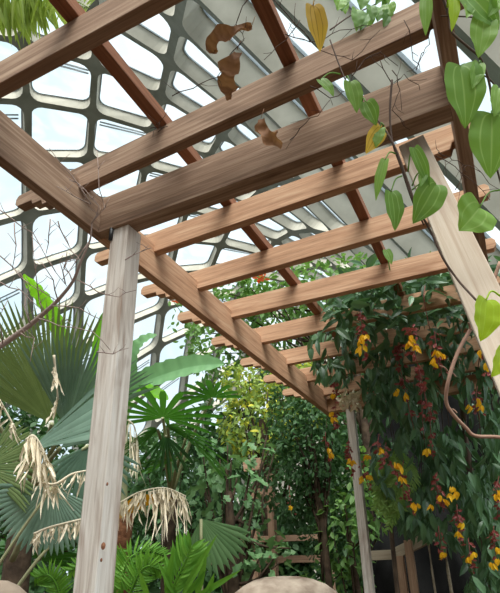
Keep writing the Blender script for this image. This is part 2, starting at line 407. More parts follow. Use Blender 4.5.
# ---- fan palms
def fan(mb, hub, axis, nrm, R, spread, nseg, fuse=.5, droop=.15, fold=.35, jag=.06, vbase=None, gap=.0, tip=.03, mid=.48):
    hub = Vector(hub); ax = Vector(axis).normalized(); sd = ax.cross(Vector(nrm)).normalized(); nn = sd.cross(ax).normalized()
    dt = math.radians(spread)/nseg
    for k in range(nseg):
        th = -math.radians(spread)/2+(k+.5)*dt; rr = R*(1-jag*rnd.random())*(1-.16*abs(th)/3)
        rows = [(.03, 1), (.25, 1), (fuse, 1), (fuse+(1-fuse)*.4, (.8+mid*.5)/1.25 if tip < .1 else 1.05), (fuse+(1-fuse)*.75, mid), (1, tip)]
        V = []; dj = rnd.uniform(.8, 1.25)
        for r, wf in rows:
            hw = math.tan(dt/2)*r*rr if r <= fuse else math.tan(dt/2)*fuse*rr*wf*(1+.35*(1-gap)*(r-fuse))
            d = ax*math.cos(th)+sd*math.sin(th); t = sd*math.cos(th)-ax*math.sin(th)
            c = hub+d*(r*rr)-UPZ*(droop*dj*R*r**2.4)
            V += [c-t*hw, c+nn*(fold*hw), c+t*hw]
        Fc = []
        for q in range(len(rows)-1):
            a = q*3; Fc += [(a, a+1, a+4, a+3), (a+1, a+2, a+5, a+4)]
        mb.add(V, Fc, min(1, max(0, (vbase if vbase is not None else .5)+rnd.uniform(-.35, .35))))
def fanleaf(parent, hub, axis, nrm, R, spread, nseg, mat, foot=None, name='leaf_blade', petw=.012, **kw):
    mb = MB(); fan(mb, hub, axis, nrm, R, spread, nseg, **kw); o = mb.build(name, M[mat], parent)
    if foot is not None:
        pb = MB(); f = Vector(foot); mid = (f+Vector(hub))/2+UPZ*(.08*(Vector(hub)-f).length)
        tube(pb, spline([f, mid, hub], 5), petw*1.5, petw); pb.build('petiole', M['petiole'], parent)
    return o
def trunk(parent, foot, top, r0, r1, mat='palm_bark', name='trunk'):
    mb = MB(); f = Vector(foot); t = Vector(top); pts = [f.lerp(t, k/8)+Vector((math.sin(k*1.7)*r0*.15, math.cos(k*1.3)*r0*.15, 0)) for k in range(9)]
    tube(mb, pts, r0, r1, n=12); return mb.build(name, M[mat], parent)
def ground(p): return Vector((p[0], p[1], 0))

h1 = U(52, 424, 3.0); foot = U(20, 560, 3.3)
fp = thing('fan_palm', 'large olive and blue-green fan palm left of the pale front post', 'palm', ground(foot))
top = Vector((foot.x, foot.y, h1.z-.35)); trunk(fp, ground(foot), top, .1, .08, 'bark')
fanleaf(fp, h1, inplane(-.30, -1, .25), -FWD+DOWN*.1, PX(140, 3), 88, 34, 'fan_olive', top, fuse=.62, droop=.05, fold=.6, vbase=.5)
fanleaf(fp, U(66, 430, 2.95), inplane(.42, -1, .2), -FWD+RIGHT*.3, PX(112, 3), 84, 30, 'fan_blue', top, fuse=.6, droop=.08, fold=.6, vbase=.4)
fanleaf(fp, U(30, 452, 2.85), inplane(.86, -.60, .1), DOWN*-.55-FWD*.75+RIGHT*-.3, PX(100, 2.9), 40, 9, 'fan_blue', top, fuse=.9, droop=.12, fold=.15, vbase=.75, tip=.3, mid=.8)
fanleaf(fp, U(60, 448, 3.0), inplane(.5, -.32, .1), -FWD-DOWN*.5, PX(70, 2.9), 40, 8, 'fan_blue', top, fuse=.9, droop=.05, fold=.2, vbase=.9)
fanleaf(fp, U(52, 488, 2.7), inplane(-.22, 1, .1), -FWD-DOWN*.2, PX(66, 2.7), 170, 30, 'fan_blue', U(12, 560, 2.9), fuse=.8, droop=.05, fold=.5, vbase=.75)
fanleaf(fp, U(-18, 470, 2.8), inplane(1, -.45, .2), -FWD-DOWN*.5, PX(75, 2.8), 95, 22, 'fan_olive', top, fuse=.75, droop=.15, fold=.5, vbase=.3)
fanleaf(fp, U(-16, 400, 3.25), inplane(.15, -1, 0), -FWD, PX(96, 3.2), 110, 34, 'fan_blue', top, fuse=.45, droop=.1, fold=.6, vbase=.5)
fanleaf(fp, U(88, 446, 3.4), inplane(.1, 1, .1), -FWD, PX(60, 3.4), 150, 18, 'fan_blue', top, fuse=.6, droop=.1, vbase=.1)
fanleaf(fp, U(40, 560, 3.6), inplane(.3, -1, .1), -FWD, PX(60, 3.4), 170, 22, 'fan_gloss', top, fuse=.5, droop=.2, vbase=.1)
for a, b in (((0, 492, 2.6), (52, 488, 2.68)), ((14, 590, 2.6), (56, 538, 2.7))):
    pass
mb = MB(); tube(mb, spline([U(-6, 572, 2.6), U(22, 530, 2.62), U(52, 488, 2.68)], 5), .009, .007); mb.build('petiole', M['petiole'], fp)
mb = MB(); tube(mb, spline([U(14, 592, 2.62), U(36, 562, 2.64), U(57, 538, 2.7)], 5), .010, .008); mb.build('petiole', M['petiole'], fp)
def dry(parent, pts, n, ln, d, name='dried_leaf', w=.010, spread=.3, mat='dead'):
    mb = MB(); P = spline([U(*p) for p in pts], 6); tube(mb, P, .007, .004, n=5)
    for k in range(n):
        t = rnd.random()*(len(P)-1); a = P[int(t)].lerp(P[min(len(P)-1, int(t)+1)], t % 1)
        dd = Vector((rnd.gauss(0, spread), rnd.gauss(0, spread), -1))
        leaf(mb, a, dd, -FWD+jit(.5), PX(ln, d)*rnd.uniform(.35, 1.1), w*rnd.uniform(.6, 1.5), 'ribbon', 5, fold=.8, droop=rnd.uniform(-.4, .4), wave=.5)
    return mb.build(name, M[mat], parent)
dry(fp, [(26, 440, 2.55), (34, 436, 2.55), (44, 452, 2.55), (56, 482, 2.55)], 42, 48, 2.55, w=.012)
dry(fp, [(40, 482, 2.5), (55, 484, 2.5), (72, 474, 2.55), (90, 470, 2.6)], 26, 26, 2.55, w=.008)
dry(fp, [(34, 534, 2.5), (48, 528, 2.5), (70, 522, 2.5), (96, 516, 2.5)], 46, 20, 2.5, w=.009)
dry(fp, [(-4, 395, 2.6), (5, 410, 2.6), (16, 430, 2.6)], 16, 22, 2.6, w=.012)
dry(fp, [(54, 355, 2.7), (56, 375, 2.7), (58, 400, 2.7)], 9, 26, 2.7, w=.014, spread=.2)

h2 = U(163, 418, 4.2); foot = U(168, 570, 4.5)
gp = thing('fan_palm', 'glossy deep green fan palm with broad segments right of the front post', 'palm', ground(foot))
top = Vector((foot.x, foot.y, h2.z-.5)); trunk(gp, ground(foot), top, .07, .06, 'bark')
BL = dict(fold=.3, jag=.22, tip=.55, mid=1.0)
A1, N1 = inplane(.12, -.62, .72), inplane(0, .72, .62)
fanleaf(gp, h2, A1, N1, PX(70, 4.2), 230, 13, 'fan_gloss', top, fuse=.32, droop=.08, vbase=.6, **BL)
fanleaf(gp, U(168, 428, 4.15), inplane(.8, .05, .6), inplane(-.1, .8, .6), PX(72, 4.2), 120, 8, 'fan_gloss', top, fuse=.3, droop=.12, vbase=.4, **BL)
fanleaf(gp, U(158, 430, 4.15), inplane(-.8, .25, .6), inplane(.1, .8, .6), PX(56, 4.2), 120, 8, 'fan_gloss', top, fuse=.3, droop=.2, vbase=.25, **BL)
fanleaf(gp, U(166, 436, 4.25), inplane(.05, 1, .5), -FWD+UPZ*.5, PX(44, 4.2), 110, 8, 'fan_gloss', top, fuse=.3, droop=.1, vbase=.1, **BL)
fanleaf(gp, U(186, 438, 4.4), inplane(.7, .25, .5), inplane(-.1, .8, .6), PX(60, 4.3), 120, 9, 'fan_gloss', top, fuse=.35, droop=.2, vbase=.4, **BL)
fanleaf(gp, U(180, 458, 4.3), inplane(-1, .15, .2), inplane(0, .9, .5), PX(50, 4.3), 60, 6, 'fan_gloss', top, fuse=.7, droop=.1, vbase=.9, **BL)
fanleaf(gp, U(212, 398, 4.6), inplane(-.2, -.6, .6), N1, PX(40, 4.3), 200, 10, 'fan_gloss', top, fuse=.4, droop=.1, vbase=.5, **BL)
foot = U(205, 575, 4.0); rp = thing('fan_palm', 'small fan palm with one downturned pale green leaf before the old fence', 'palm', ground(foot))
h3 = U(201, 519, 4.0)
fanleaf(rp, h3, inplane(.5, 1, .2), -FWD-DOWN*.1, PX(56, 4.0), 110, 15, 'lobed', ground(foot), fuse=.75, droop=.05, vbase=.7)

# ---- trunk with dying leaf
foot = U(124, 560, 4.3)
dp = thing('palm_stump', 'reddish palm trunk with orange dying leaf and dried beige fringe', 'palm', ground(foot))
trunk(dp, ground(foot), U(126, 508, 4.3), .075, .07)
mb = MB()
P = [U(118, 508, 3.9), U(135, 497, 3.9), U(155, 494, 3.9), U(172, 498, 3.9)]; P2 = [U(116, 520, 4.0), U(134, 512, 4.0), U(152, 504, 4.0), U(170, 501, 4.0)]
A = spline(P, 4); B = spline(P2, 4); mb.add(A+B, [(k, k+1, len(A)+k+1, len(A)+k) for k in range(len(A)-1)], .5)
mb.build('dying_leaf', M['orange_sheath'], dp)
dry(dp, [(118, 504, 3.85), (140, 492, 3.85), (165, 488, 3.85), (186, 496, 3.85)], 60, 30, 3.85, w=.016)
dry(dp, [(150, 492, 3.85), (170, 490, 3.85), (187, 500, 3.85)], 34, 52, 3.85, w=.009, spread=.14)
dry(dp, [(128, 420, 3.9), (134, 426, 3.9), (138, 440, 3.9)], 16, 60, 3.9, w=.008, spread=.1)

# ---- banana
def bigleaf(parent, pts, d, wpx, nrm, mat, name='leaf_blade'):
    P = spline([U(*p) for p in pts], 8); mb = MB(); n = len(P); V = []; ve = []; vv = []
    for k, p in enumerate(P):
        t = k/(n-1); tg = (P[min(n-1, k+1)]-P[max(0, k-1)]).normalized(); s = tg.cross(Vector(nrm)).normalized(); nn = s.cross(tg)
        w = PX(wpx, d)*.5*min(1, t*5+.05)**.5*max(0.02, 1-t**5)**.6
        for c in (-1, -.6, -.04, .04, .6, 1):
            V.append(p+s*(w*c)+nn*(w*.35*abs(c)+.02*math.sin(k*1.9)*abs(c)*w*6)); ve.append(.8 if abs(c) < .1 else 0); vv.append(.35+.3*(k % 2)*(abs(c) > .1)+.15*rnd.random())
    Fc = [(k*6+c, k*6+c+1, k*6+c+7, k*6+c+6) for k in range(n-1) for c in range(5)]
    mb.add(V, Fc, vv, ve); return mb.build(name, M[mat], parent)
foot = U(128, 575, 4.9); bp = thing('banana_plant', 'banana plant with a long arching pale green leaf behind the glossy fan palm', 'banana plant', ground(foot))
trunk(bp, ground(foot), U(126, 402, 4.9), .07, .035, 'petiole', 'stem')
bigleaf(bp, [(126, 400, 4.9), (142, 384, 4.8), (165, 374, 4.7), (195, 366, 4.6), (224, 364, 4.5)], 4.7, 26, -FWD*.75-DOWN*.5, 'banana')
bigleaf(bp, [(128, 390, 5.0), (132, 360, 5.0), (142, 343, 5.0), (157, 335, 5.0)], 5, 18, -FWD*.6-DOWN, 'banana')
bigleaf(bp, [(126, 402, 4.9), (135, 395, 4.7), (150, 393, 4.6), (168, 400, 4.5)], 4.7, 20, -FWD*.6-DOWN, 'banana_bright')
foot = U(98, 580, 4.6); bq = thing('banana_plant', 'bright green young banana plant with upright leaves left of the front post', 'banana plant', ground(foot))
trunk(bq, ground(foot), U(94, 420, 4.6), .06, .03, 'petiole', 'stem')
bigleaf(bq, [(92, 415, 4.6), (96, 375, 4.5), (101, 345, 4.5), (104, 312, 4.5)], 4.5, 20, -FWD+RIGHT*.6, 'banana_bright')
bigleaf(bq, [(84, 420, 4.5), (72, 360, 4.4), (58, 318, 4.3), (40, 290, 4.2), (24, 274, 4.1)], 4.4, 24, -FWD*.8-RIGHT*.5, 'banana_bright')
bigleaf(bq, [(96, 412, 4.6), (104, 392, 4.5), (106, 372, 4.5), (108, 350, 4.5)], 4.5, 16, -FWD-RIGHT*.6, 'banana')

# ---- pinnate fronds
def frond(parent, pts, d, n, ln, w, mat, up=.0, name='frond', ang=.75, drp=.3):
    P = spline([U(*p) for p in pts], 6); mb = MB(); tube(mb, P, .008, .003, n=5)
    for k in range(n):
        for sgn in (-1, 1):
            t = (.06+.94*k/n)*(len(P)-1); i0 = int(t); a = P[i0].lerp(P[min(len(P)-1, i0+1)], t % 1)
            tg = (P[min(len(P)-1, i0+1)]-P[i0]); tg = tg.normalized() if tg.length > 1e-6 else (P[-1]-P[-2]).normalized()
            s = tg.cross(-FWD).normalized()*sgn
            f = k/n; l = PX(ln, d)*(.55+.45*math.sin(math.pi*min(1, .15+f)))*rnd.uniform(.85, 1.1)
            leaf(mb, a, tg*ang+s+UPZ*up+jit(.08), -FWD+UPZ*.4+jit(.15), l, PX(w, d), 'lance', 4, fold=.3, droop=drp)
    return mb.build(name, M[mat], parent)
tf = thing('palm_frond', 'yellow-green feathery palm crown hanging high above the top left corner', 'palm', U(-40, -70, 4.6))
def hang(parent, pts, d, n, ln, w, mat):
    P = spline([U(*q) for q in pts], 6); mb = MB(); tube(mb, P, .012, .006, n=5)
    for k in range(n):
        t = k/n*(len(P)-1); i0 = int(t); a = P[i0].lerp(P[min(len(P)-1, i0+1)], t % 1)
        dd = DOWN+RIGHT*(.28*math.sin(k*2.1)+.15)+jit(.14); leaf(mb, a, dd, -FWD+jit(.5), PX(ln, d)*rnd.uniform(.7, 1.1), PX(w, d)*rnd.uniform(.7, 1.2), 'lance', 5, fold=.5, droop=.08)
    mb.build('frond', M[mat], parent)
hang(tf, [(-40, -70, 4.6), (-20, -22, 4.2), (4, -6, 4.1), (30, -2, 4.1), (48, -8, 4.1)], 4.1, 44, 50, 6.5, 'frond')
hang(tf, [(-40, -70, 4.6), (-10, -32, 4.2), (20, -16, 4.1), (40, -12, 4.1)], 4.2, 34, 54, 5, 'frond')
frond(tf, [(-40, -70, 4.6), (20, -30, 4.2), (56, -10, 4.0), (78, 2, 3.95), (90, 8, 3.9)], 4.0, 24, 34, 2.4, 'frond', .0, ang=.15, drp=.15)
trunk(tf, Vector((U(-150, 300, 7).x, U(-150, 300, 7).y, 0)), U(-40, -70, 4.6), .16, .1)
foot = U(140, 600, 3.0); fn = thing('cycad', 'dark green feathery cycad fronds low beside foot of the front post', 'cycad', ground(foot))
for pts in ([(122, 596, 3), (124, 572, 3), (132, 556, 3), (150, 551, 3.1), (166, 556, 3.1)], [(128, 598, 2.9), (138, 575, 2.9), (148, 566, 2.9), (160, 570, 2.9)], [(112, 600, 3.1), (100, 578, 3.1), (86, 566, 3.1), (68, 572, 3.1)], [(60, 600, 3.1), (56, 584, 3.1), (48, 575, 3.1), (34, 578, 3.1)], [(118, 600, 3.1), (112, 580, 3.1), (114, 560, 3.2), (120, 548, 3.2)]):
    frond(fn, pts, 3, 24, 20, 2.6, 'fern', -.2, drp=.3)
mb = MB(); tube(mb, [ground(U(124, 600, 3)), U(124, 598, 3)], .05); mb.build('trunk', M['bark'], fn)
foot = U(175, 600, 2.8); sp = thing('palm_seedling', 'bright fresh green palm seedling with upright blades at bottom edge', 'palm', ground(foot))
frond(sp, [(168, 600, 2.8), (176, 580, 2.8), (186, 560, 2.8), (192, 546, 2.8)], 2.8, 13, 34, 5, 'fern', .25, ang=1.2, drp=.25)
mb = MB()
for a, b, wd in (((166, 600), (172, 548), 7), ((180, 600), (214, 536), 7), ((178, 600), (158, 562), 6), ((184, 598), (206, 572), 6), ((196, 600), (206, 556), 7), ((205, 600), (214, 575), 6), ((190, 600), (240, 572), 6), ((150, 600), (138, 572), 6)):
    p = U(*a, 2.8); q = U(*b, 2.75); leaf(mb, p, q-p, -FWD+jit(.3), (q-p).length, PX(wd, 2.8), 'lance', 5, fold=.3, droop=.12)
mb.build('blade', M['fern'], sp)
mb = MB(); tube(mb, [ground(U(172, 600, 2.8)), U(172, 598, 2.8)], .02); mb.build('stem', M['petiole'], sp)

# ---- broadleaf trees and shrubs
def crown(mb, ells, lsz, kind, dens, nleaf=3, hang=.35, W=.5, fold=.2):
    for (px, py, rx, ry, d) in ells:
        c = U(px, py, d); ax, ay = PX(rx, d), PX(ry, d); az = min(ax, ay)*1.1
        n = int(dens*math.pi*rx*ry/max(6, (lsz*F/d)**2*W*.5))
        for _ in range(n):
            while True:
                q = Vector((rnd.uniform(-1, 1), rnd.uniform(-1, 1), rnd.uniform(-1, 1)))
                if .3 < q.length < 1: break
            q *= (.75+.25*rnd.random())/max(.55, q.length) if rnd.random() < .6 else 1
            # clumps: leave ragged gaps in the outline
            if math.sin(q.x*6+px)*math.sin(q.y*7+py)*math.sin(q.z*6+d) > .28: continue
            p = c+RIGHT*(q.x*ax)+DOWN*(q.y*ay)+FWD*(q.z*az)
            out = (RIGHT*q.x+DOWN*q.y*.6+FWD*q.z); dd = out*.7+jit(.55)-UPZ*hang
            leaf(mb, p, dd, UPZ*.8+out*.5+jit(.4), lsz*rnd.uniform(.7, 1.25), lsz*W*rnd.uniform(.8, 1.2), kind, nleaf, fold=fold, droop=.15)
def tree(name, label, cat, ells, lsz, kind, mat, dens=1.6, group=None, nleaf=3, tr=.05, extra=None, **kw):
    px, py, rx, ry, d = max(ells, key=lambda e: e[2]*e[3]*1.0)
    c = U(px, py, d); base = Vector((c.x, c.y, 0))
    t = thing(name, label, cat, base, group)
    mb = MB(); tube(mb, spline([base, base.lerp(c, .5)+Vector((.06, 0, 0)), c], 5), tr*1.4, tr*.8); mb.build('trunk', M['bark'], t)
    mb = MB()
    for e in ells:
        p = U(e[0], e[1], e[4])
        for k in range(4):
            q = p+RIGHT*PX(e[2]*rnd.uniform(-.8, .8), e[4])+DOWN*PX(e[3]*rnd.uniform(-.8, .3), e[4])
            s0 = base.lerp(c, rnd.uniform(.55, .95)); tube(mb, spline([s0, s0.lerp(q, .5)-UPZ*.05, q], 4), tr*.4, tr*.12, n=5)
    mb.build('branches', M['bark'], t)
    mb = MB(); crown(mb, ells, lsz, kind, dens, nleaf, **kw); mb.build('foliage', M[mat], t)
    return t
tree('climbing_shrub', 'mid green leafy climber reaching up behind the middle rafters', 'shrub', [(345, 290, 105, 36, 7.2), (280, 322, 60, 34, 7.4), (238, 305, 32, 40, 7.4), (218, 345, 30, 40, 7.4), (440, 296, 70, 40, 7.0)], .11, 'oval', 'tree_mid', 2.0)
tree('flecked_shrub', 'pale shrub flecked with yellow leaves between the two posts', 'shrub', [(262, 420, 44, 44, 6.3), (296, 398, 32, 40, 6.4), (242, 385, 26, 24, 6.5), (246, 442, 20, 16, 6.3)], .085, 'oval', 'tree_yellow', 2.4)
tree('small_tree', 'dark small-leaved tree immediately left of the far slim post', 'tree', [(312, 440, 36, 56, 5.0), (324, 500, 30, 60, 5), (292, 480, 34, 40, 5.2), (290, 420, 22, 44, 5.3), (318, 410, 24, 30, 5)], .06, 'oval', 'tree_dark', 2.2, tr=.03)
tree('lobed_shrub', 'soft green shrub of lobed leaves in front of the old fence', 'shrub', [(228, 492, 36, 34, 4.7), (252, 530, 24, 16, 4.7), (215, 460, 30, 26, 4.9), (268, 565, 34, 26, 4.5), (240, 545, 26, 20, 4.5), (262, 445, 20, 20, 5)], .11, 'lobed', 'lobed', 1.5, W=.8, nleaf=8)
tree('understory_tree', 'dark green understory tree behind the glossy fan palm', 'tree', [(185, 470, 62, 46, 6.9), (170, 530, 60, 50, 6.7), (215, 430, 36, 30, 7)], .12, 'oval', 'tree_dark', 2.8)
tree('understory_tree', 'dark green understory tree behind the large fan palm at far left', 'tree', [(20, 470, 90, 60, 6.5), (50, 550, 90, 50, 6), (-10, 400, 60, 40, 7)], .13, 'oval', 'tree_dark', 2.8)
tree('garden_shrub', 'fresh green bush of broad leaves around the foot of the far post', 'shrub', [(348, 530, 30, 50, 4.7), (366, 490, 30, 46, 4.8), (335, 585, 40, 24, 4.7)], .09, 'oval', 'tree_mid', 1.5, tr=.03)
tree('forest_tree', 'big background tree with dark crown behind the old fence', 'tree', [(270, 490, 110, 70, 14.5), (300, 400, 60, 44, 14.5), (270, 560, 130, 60, 14.5), (215, 575, 90, 44, 13.5), (335, 575, 90, 44, 13.5)], .26, 'oval', 'tree_dark', 4.0, tr=.12)
tree('forest_tree', 'big background tree with dark crown behind the flowering vine', 'tree', [(440, 420, 120, 80, 10.5), (440, 540, 120, 80, 10)], .26, 'oval', 'tree_dark', 4.0, tr=.12)
tree('forest_tree', 'big background tree with dark crown at far left of the garden', 'tree', [(60, 540, 130, 70, 11), (150, 480, 70, 50, 10.5)], .26, 'oval', 'tree_dark', 4.0, tr=.12)
foot = U(385, 545, 3.3); fe = thing('fern', 'light green feathery fern hanging right of the far post', 'fern', ground(foot))
for k in range(16):
    x = rnd.uniform(378, 410); y = rnd.uniform(446, 484)
    frond(fe, [(x, y, 3.2), (x+rnd.uniform(-10, 10), y+20, 3.1), (x+rnd.uniform(-14, 18), y+rnd.uniform(38, 52), 3.05)], 3.1, 16, 13, 2.4, 'fern_pale', -.3)
mb = MB(); tube(mb, [ground(U(385, 545, 3.3)), U(385, 470, 3.25)], .014); mb.build('stem', M['bark'], fe)

# ---- clock vine
import bisect
cv = thing('clock_vine', 'dense clock vine cascading from the far rafters with hanging flower chains', 'vine', ground(U(470, 480, 4.0)))
POLY = [(316, 326), (330, 300), (352, 270), (372, 262), (398, 262), (420, 266), (448, 268), (505, 262), (505, 598), (470, 598), (462, 545), (425, 532), (392, 520), (372, 470), (374, 420), (364, 392), (352, 380), (322, 376), (308, 350)]
def inpoly(x, y, P=POLY):
    r = False; j = len(P)-1
    for i in range(len(P)):
        if (P[i][1] > y) != (P[j][1] > y) and x < (P[j][0]-P[i][0])*(y-P[i][1])/(P[j][1]-P[i][1])+P[i][0]: r = not r
        j = i
    return r
mb = MB(); cnt = 0
while cnt < 5600:
    x = rnd.uniform(300, 510); y = rnd.uniform(262, 600)
    if not inpoly(x, y): continue
    cl = math.sin(x*.11)*math.sin(y*.06+x*.02)
    dep = rnd.uniform(3.0, 4.3) if y > 335 else rnd.uniform(2.55, 4.0)
    if 438 < x < 482 and 372 < y < 432 and rnd.random() < .8: continue
    if cl < -.15 and rnd.random() < .8 and y > 330: continue
    p = U(x, y, dep); top_ = y < 330
    dd = Vector((rnd.gauss(0, .5), rnd.gauss(0, .5), (-.2 if top_ else -1.1)+rnd.gauss(0, .3)))
    leaf(mb, p, dd, -FWD*.6+UPZ*.7+jit(.5), rnd.uniform(.075, .13), rnd.uniform(.028, .046), 'lance', 4, fold=.25, droop=.25)
    cnt += 1
mb.build('foliage', M['clock_leaf'], cv)
mb = MB()
for k in range(46):
    x = rnd.uniform(325, 500); y0 = rnd.uniform(285, 330); y1 = y0+rnd.uniform(60, 230); d = rnd.uniform(3.1, 3.9)
    if not inpoly(x, min(y1, 590)): y1 = y0+50
    tube(mb, spline([U(x, y0, d), U(x+rnd.uniform(-8, 8), (y0+y1)/2, d), U(x+rnd.uniform(-10, 10), y1, d)], 4), .004, .002, n=4)
tube(mb, spline([ground(U(470, 480, 4.0)), U(470, 470, 4.0), U(462, 380, 3.9), U(455, 300, 3.7)], 6), .03, .015)
mb.build('stem', M['stem'], cv)
RAC = [((398, 356), (414, 430), 18, [(405, 397), (396, 394)]), ((412, 340), (431, 420), 14, [(412, 340), (414, 350), (409, 345)]), ((436, 345), (443, 380), 9, [(436, 353), (442, 357), (433, 362)]),
       ((482, 334), (491, 380), 12, [(479, 354), (486, 366)]), ((476, 400), (480, 420), 5, [(478, 403), (470, 409), (481, 409)]), ((334, 388), (338, 434), 14, [(334, 397), (331, 415), (332, 420)]),
       ((362, 326), (366, 362), 9, [(363, 337), (360, 342), (361, 350)]), ((410, 500), (416, 514), 4, [(413, 506), (416, 508)]), ((436, 486), (444, 512), 9, [(452, 490), (449, 497), (440, 498), (431, 508), (455, 496), (445, 503)]),
       ((497, 490), (498, 520), 8, [(496, 498), (499, 494)]), ((458, 518), (464, 545), 9, [(461, 526), (458, 535)]), ((494, 540), (498, 572), 9, [(491, 566), (498, 562), (497, 551)]), ((386, 456), (398, 474), 6, [(399, 468), (396, 466)]),
       ((326, 446), (330, 462), 3, [(328, 451), (331, 456)]), ((349, 452), (354, 480), 10, [(350, 461), (353, 464)]), ((364, 470), (369, 490), 5, [(368, 458), (363, 481), (369, 478)]), ((424, 300), (430, 330), 0, [(472, 318)]),
       ((420, 380), (424, 440), 12, []), ((430, 420), (433, 460), 9, [(427, 452)]), ((470, 552), (474, 574), 6, [(473, 556), (468, 560)]), ((290, 500), (292, 516), 2, [(291, 509)]), ((440, 540), (446, 560), 5, [(443, 556)]),
       ((378, 448), (384, 470), 5, [(381, 452)]), ((402, 474), (404, 500), 6, [(402, 480)])]
for (a, b, n, pet) in RAC:
    d = (2.45 if a[1] < 350 else 2.8)+rnd.uniform(-.08, .05)
    if a[0] == 290: d = 4.4
    if 320 < a[0] < 372 and a[1] > 380: d = 3.1
    P = spline([U(a[0]-rnd.uniform(-2, 2), a[1]-14, d+.05), U(*a, d), U(*b, d)], 5); mb = MB(); tube(mb, P, .0022, .0015, n=4)
    for k in range(int(n*3.2)):
        t = (.25+.75*rnd.random())*(len(P)-1); p = P[int(t)]+jit(.009)
        leaf(mb, p, Vector((rnd.gauss(0, .8), rnd.gauss(0, .8), -.6)), -FWD+jit(.4), rnd.uniform(.022, .036), rnd.uniform(.012, .019), 'oval', 3, fold=.6, droop=.2)
    r = mb.build('flower_chain', M['maroon'], cv)
    for (x, y) in pet:
        mb = MB(); p = U(x, y-3, d-.03)
        for k in range(4):
            ang = rnd.uniform(-.9, .9)
            leaf(mb, p+jit(.005), Vector((math.sin(ang)*.8, rnd.gauss(0, .3), -1)), -FWD+jit(.3), rnd.uniform(.026, .042), rnd.uniform(.013, .022), 'oval', 4, fold=.5, droop=.3)
        mb.build('petals', M['petal'], r)
# dried flowers at the head of the far post
dc = thing('dried_flower_cluster', 'pale dried flower cluster lodged on top of the far slim post', 'flower', U(349, 404, 3.55)-Vector((0, 0, .03)))
mb = MB()
for k in range(80): leaf(mb, U(rnd.uniform(340, 358), rnd.uniform(394, 406), rnd.uniform(3.28, 3.4)), jit(1), -FWD+jit(.4), .055, .02, 'lance', 3, fold=.5)
mb.build('petals', M['dead'], dc)
mb = MB(); tube(mb, [U(350, 410, 3.62), U(349, 406, 3.45), U(350, 396, 3.35)], .006); mb.build('stem', M['twig'], dc)

# ---- woody hanging liana at the right
ln = thing('liana', 'bare pale brown liana looping down before the flowering vine', 'vine', U(476, 318, 2.3))
mb = MB(); tube(mb, spline([U(500, 262, 2.36), U(490, 290, 2.34), U(478, 316, 2.3), U(470, 330, 2.3), U(458, 352, 2.25), U(449, 378, 2.2), U(446, 400, 2.2), U(452, 413, 2.2), U(466, 428, 2.2), U(476, 436, 2.2), U(510, 440, 2.2), U(560, 470, 2.2), U(575, 560, 2.2), Vector((U(575, 560, 2.2).x, U(575, 560, 2.2).y, 0))], 6), .0085, .0075, n=8); mb.build('stem', M['liana'], ln)
mb = MB()
for a, b in (((469, 328), (481, 338)), ((449, 373), (455, 369)), ((449, 373), (440, 366)), ((449, 373), (456, 377)), ((450, 410), (457, 413)), ((470, 328), (468, 323))):
    tube(mb, spline([U(*a, 2.25), U((a[0]+b[0])/2, (a[1]+b[1])/2-2, 2.23), U(*b, 2.22)], 4), .004, .003, n=5)
mb.build('side_shoot', M['liana'], ln)

# ---- bare twiggy branch at left
tw = thing('bare_branch', 'leafless twiggy grey branch reaching across the glass at left', 'branch', U(-14, 354, 1.3))
mb = MB(); tube(mb, spline([U(-14, 354, 1.3), U(0, 346, 1.3), U(12, 338, 1.3), U(30, 325, 1.29), U(44, 313, 1.28), U(58, 300, 1.27), U(73, 281, 1.26), U(81, 261, 1.25), U(90, 240, 1.25), U(92, 222, 1.25)], 5), .0085, .0016, n=7); mb.build('limb', M['twig'], tw)
mb = MB()
TW = [[(-4, 252), (14, 268), (30, 285), (58, 302)], [(-4, 208), (16, 222), (33, 233), (47, 258), (66, 286)], [(57, 221), (64, 238), (72, 252), (80, 262)], [(15, 223), (17, 245), (12, 269)], [(50, 219), (48, 236), (45, 254)], [(44, 310), (38, 296), (36, 270), (33, 233)],
      [(92, 222), (104, 208), (98, 188), (96, 150)], [(90, 204), (74, 196), (56, 186)], [(92, 204), (72, 176), (50, 148)], [(78, 280), (98, 292), (120, 297), (136, 290)], [(66, 284), (60, 262), (78, 258)], [(90, 240), (76, 262), (62, 280)],
      [(30, 325), (24, 306), (28, 288), (18, 270)], [(0, 282), (20, 290), (44, 312)], [(92, 224), (98, 206), (86, 190), (70, 180)], [(38, 318), (60, 326), (92, 332), (110, 350)], [(52, 306), (80, 308), (102, 320)], [(20, 333), (34, 338), (30, 362)],
      [(96, 352), (112, 354), (128, 348)], [(126, 260), (140, 252), (152, 248)], [(58, 300), (54, 280), (42, 262)], [(72, 282), (64, 268), (68, 252)], [(2, 344), (-2, 320), (8, 300)]]
for t in TW:
    mb = MB(); Q = [U(x+rnd.uniform(-1, 1), y, 1.24+.03*math.sin(x)) for x, y in t]; Q = [q for k in range(len(Q)-1) for q in (Q[k], Q[k].lerp(Q[k+1], .5)+jit(.0022))]+[Q[-1]]
    tube(mb, Q, .0017, .0008, n=5)
    for k in range(1, len(Q)-1):
        s_ = (RIGHT*rnd.choice((-1, 1))*rnd.uniform(.3, 1)-DOWN*rnd.uniform(.4, 1)).normalized()*rnd.uniform(.012, .035); tube(mb, [Q[k], Q[k]+s_*.5+jit(.001), Q[k]+s_], .001, .0006, n=4)
    mb.build('twig', M['twig'], tw)
for k, pts in enumerate([[(248, -2), (236, 36), (224, 62)]]): pass

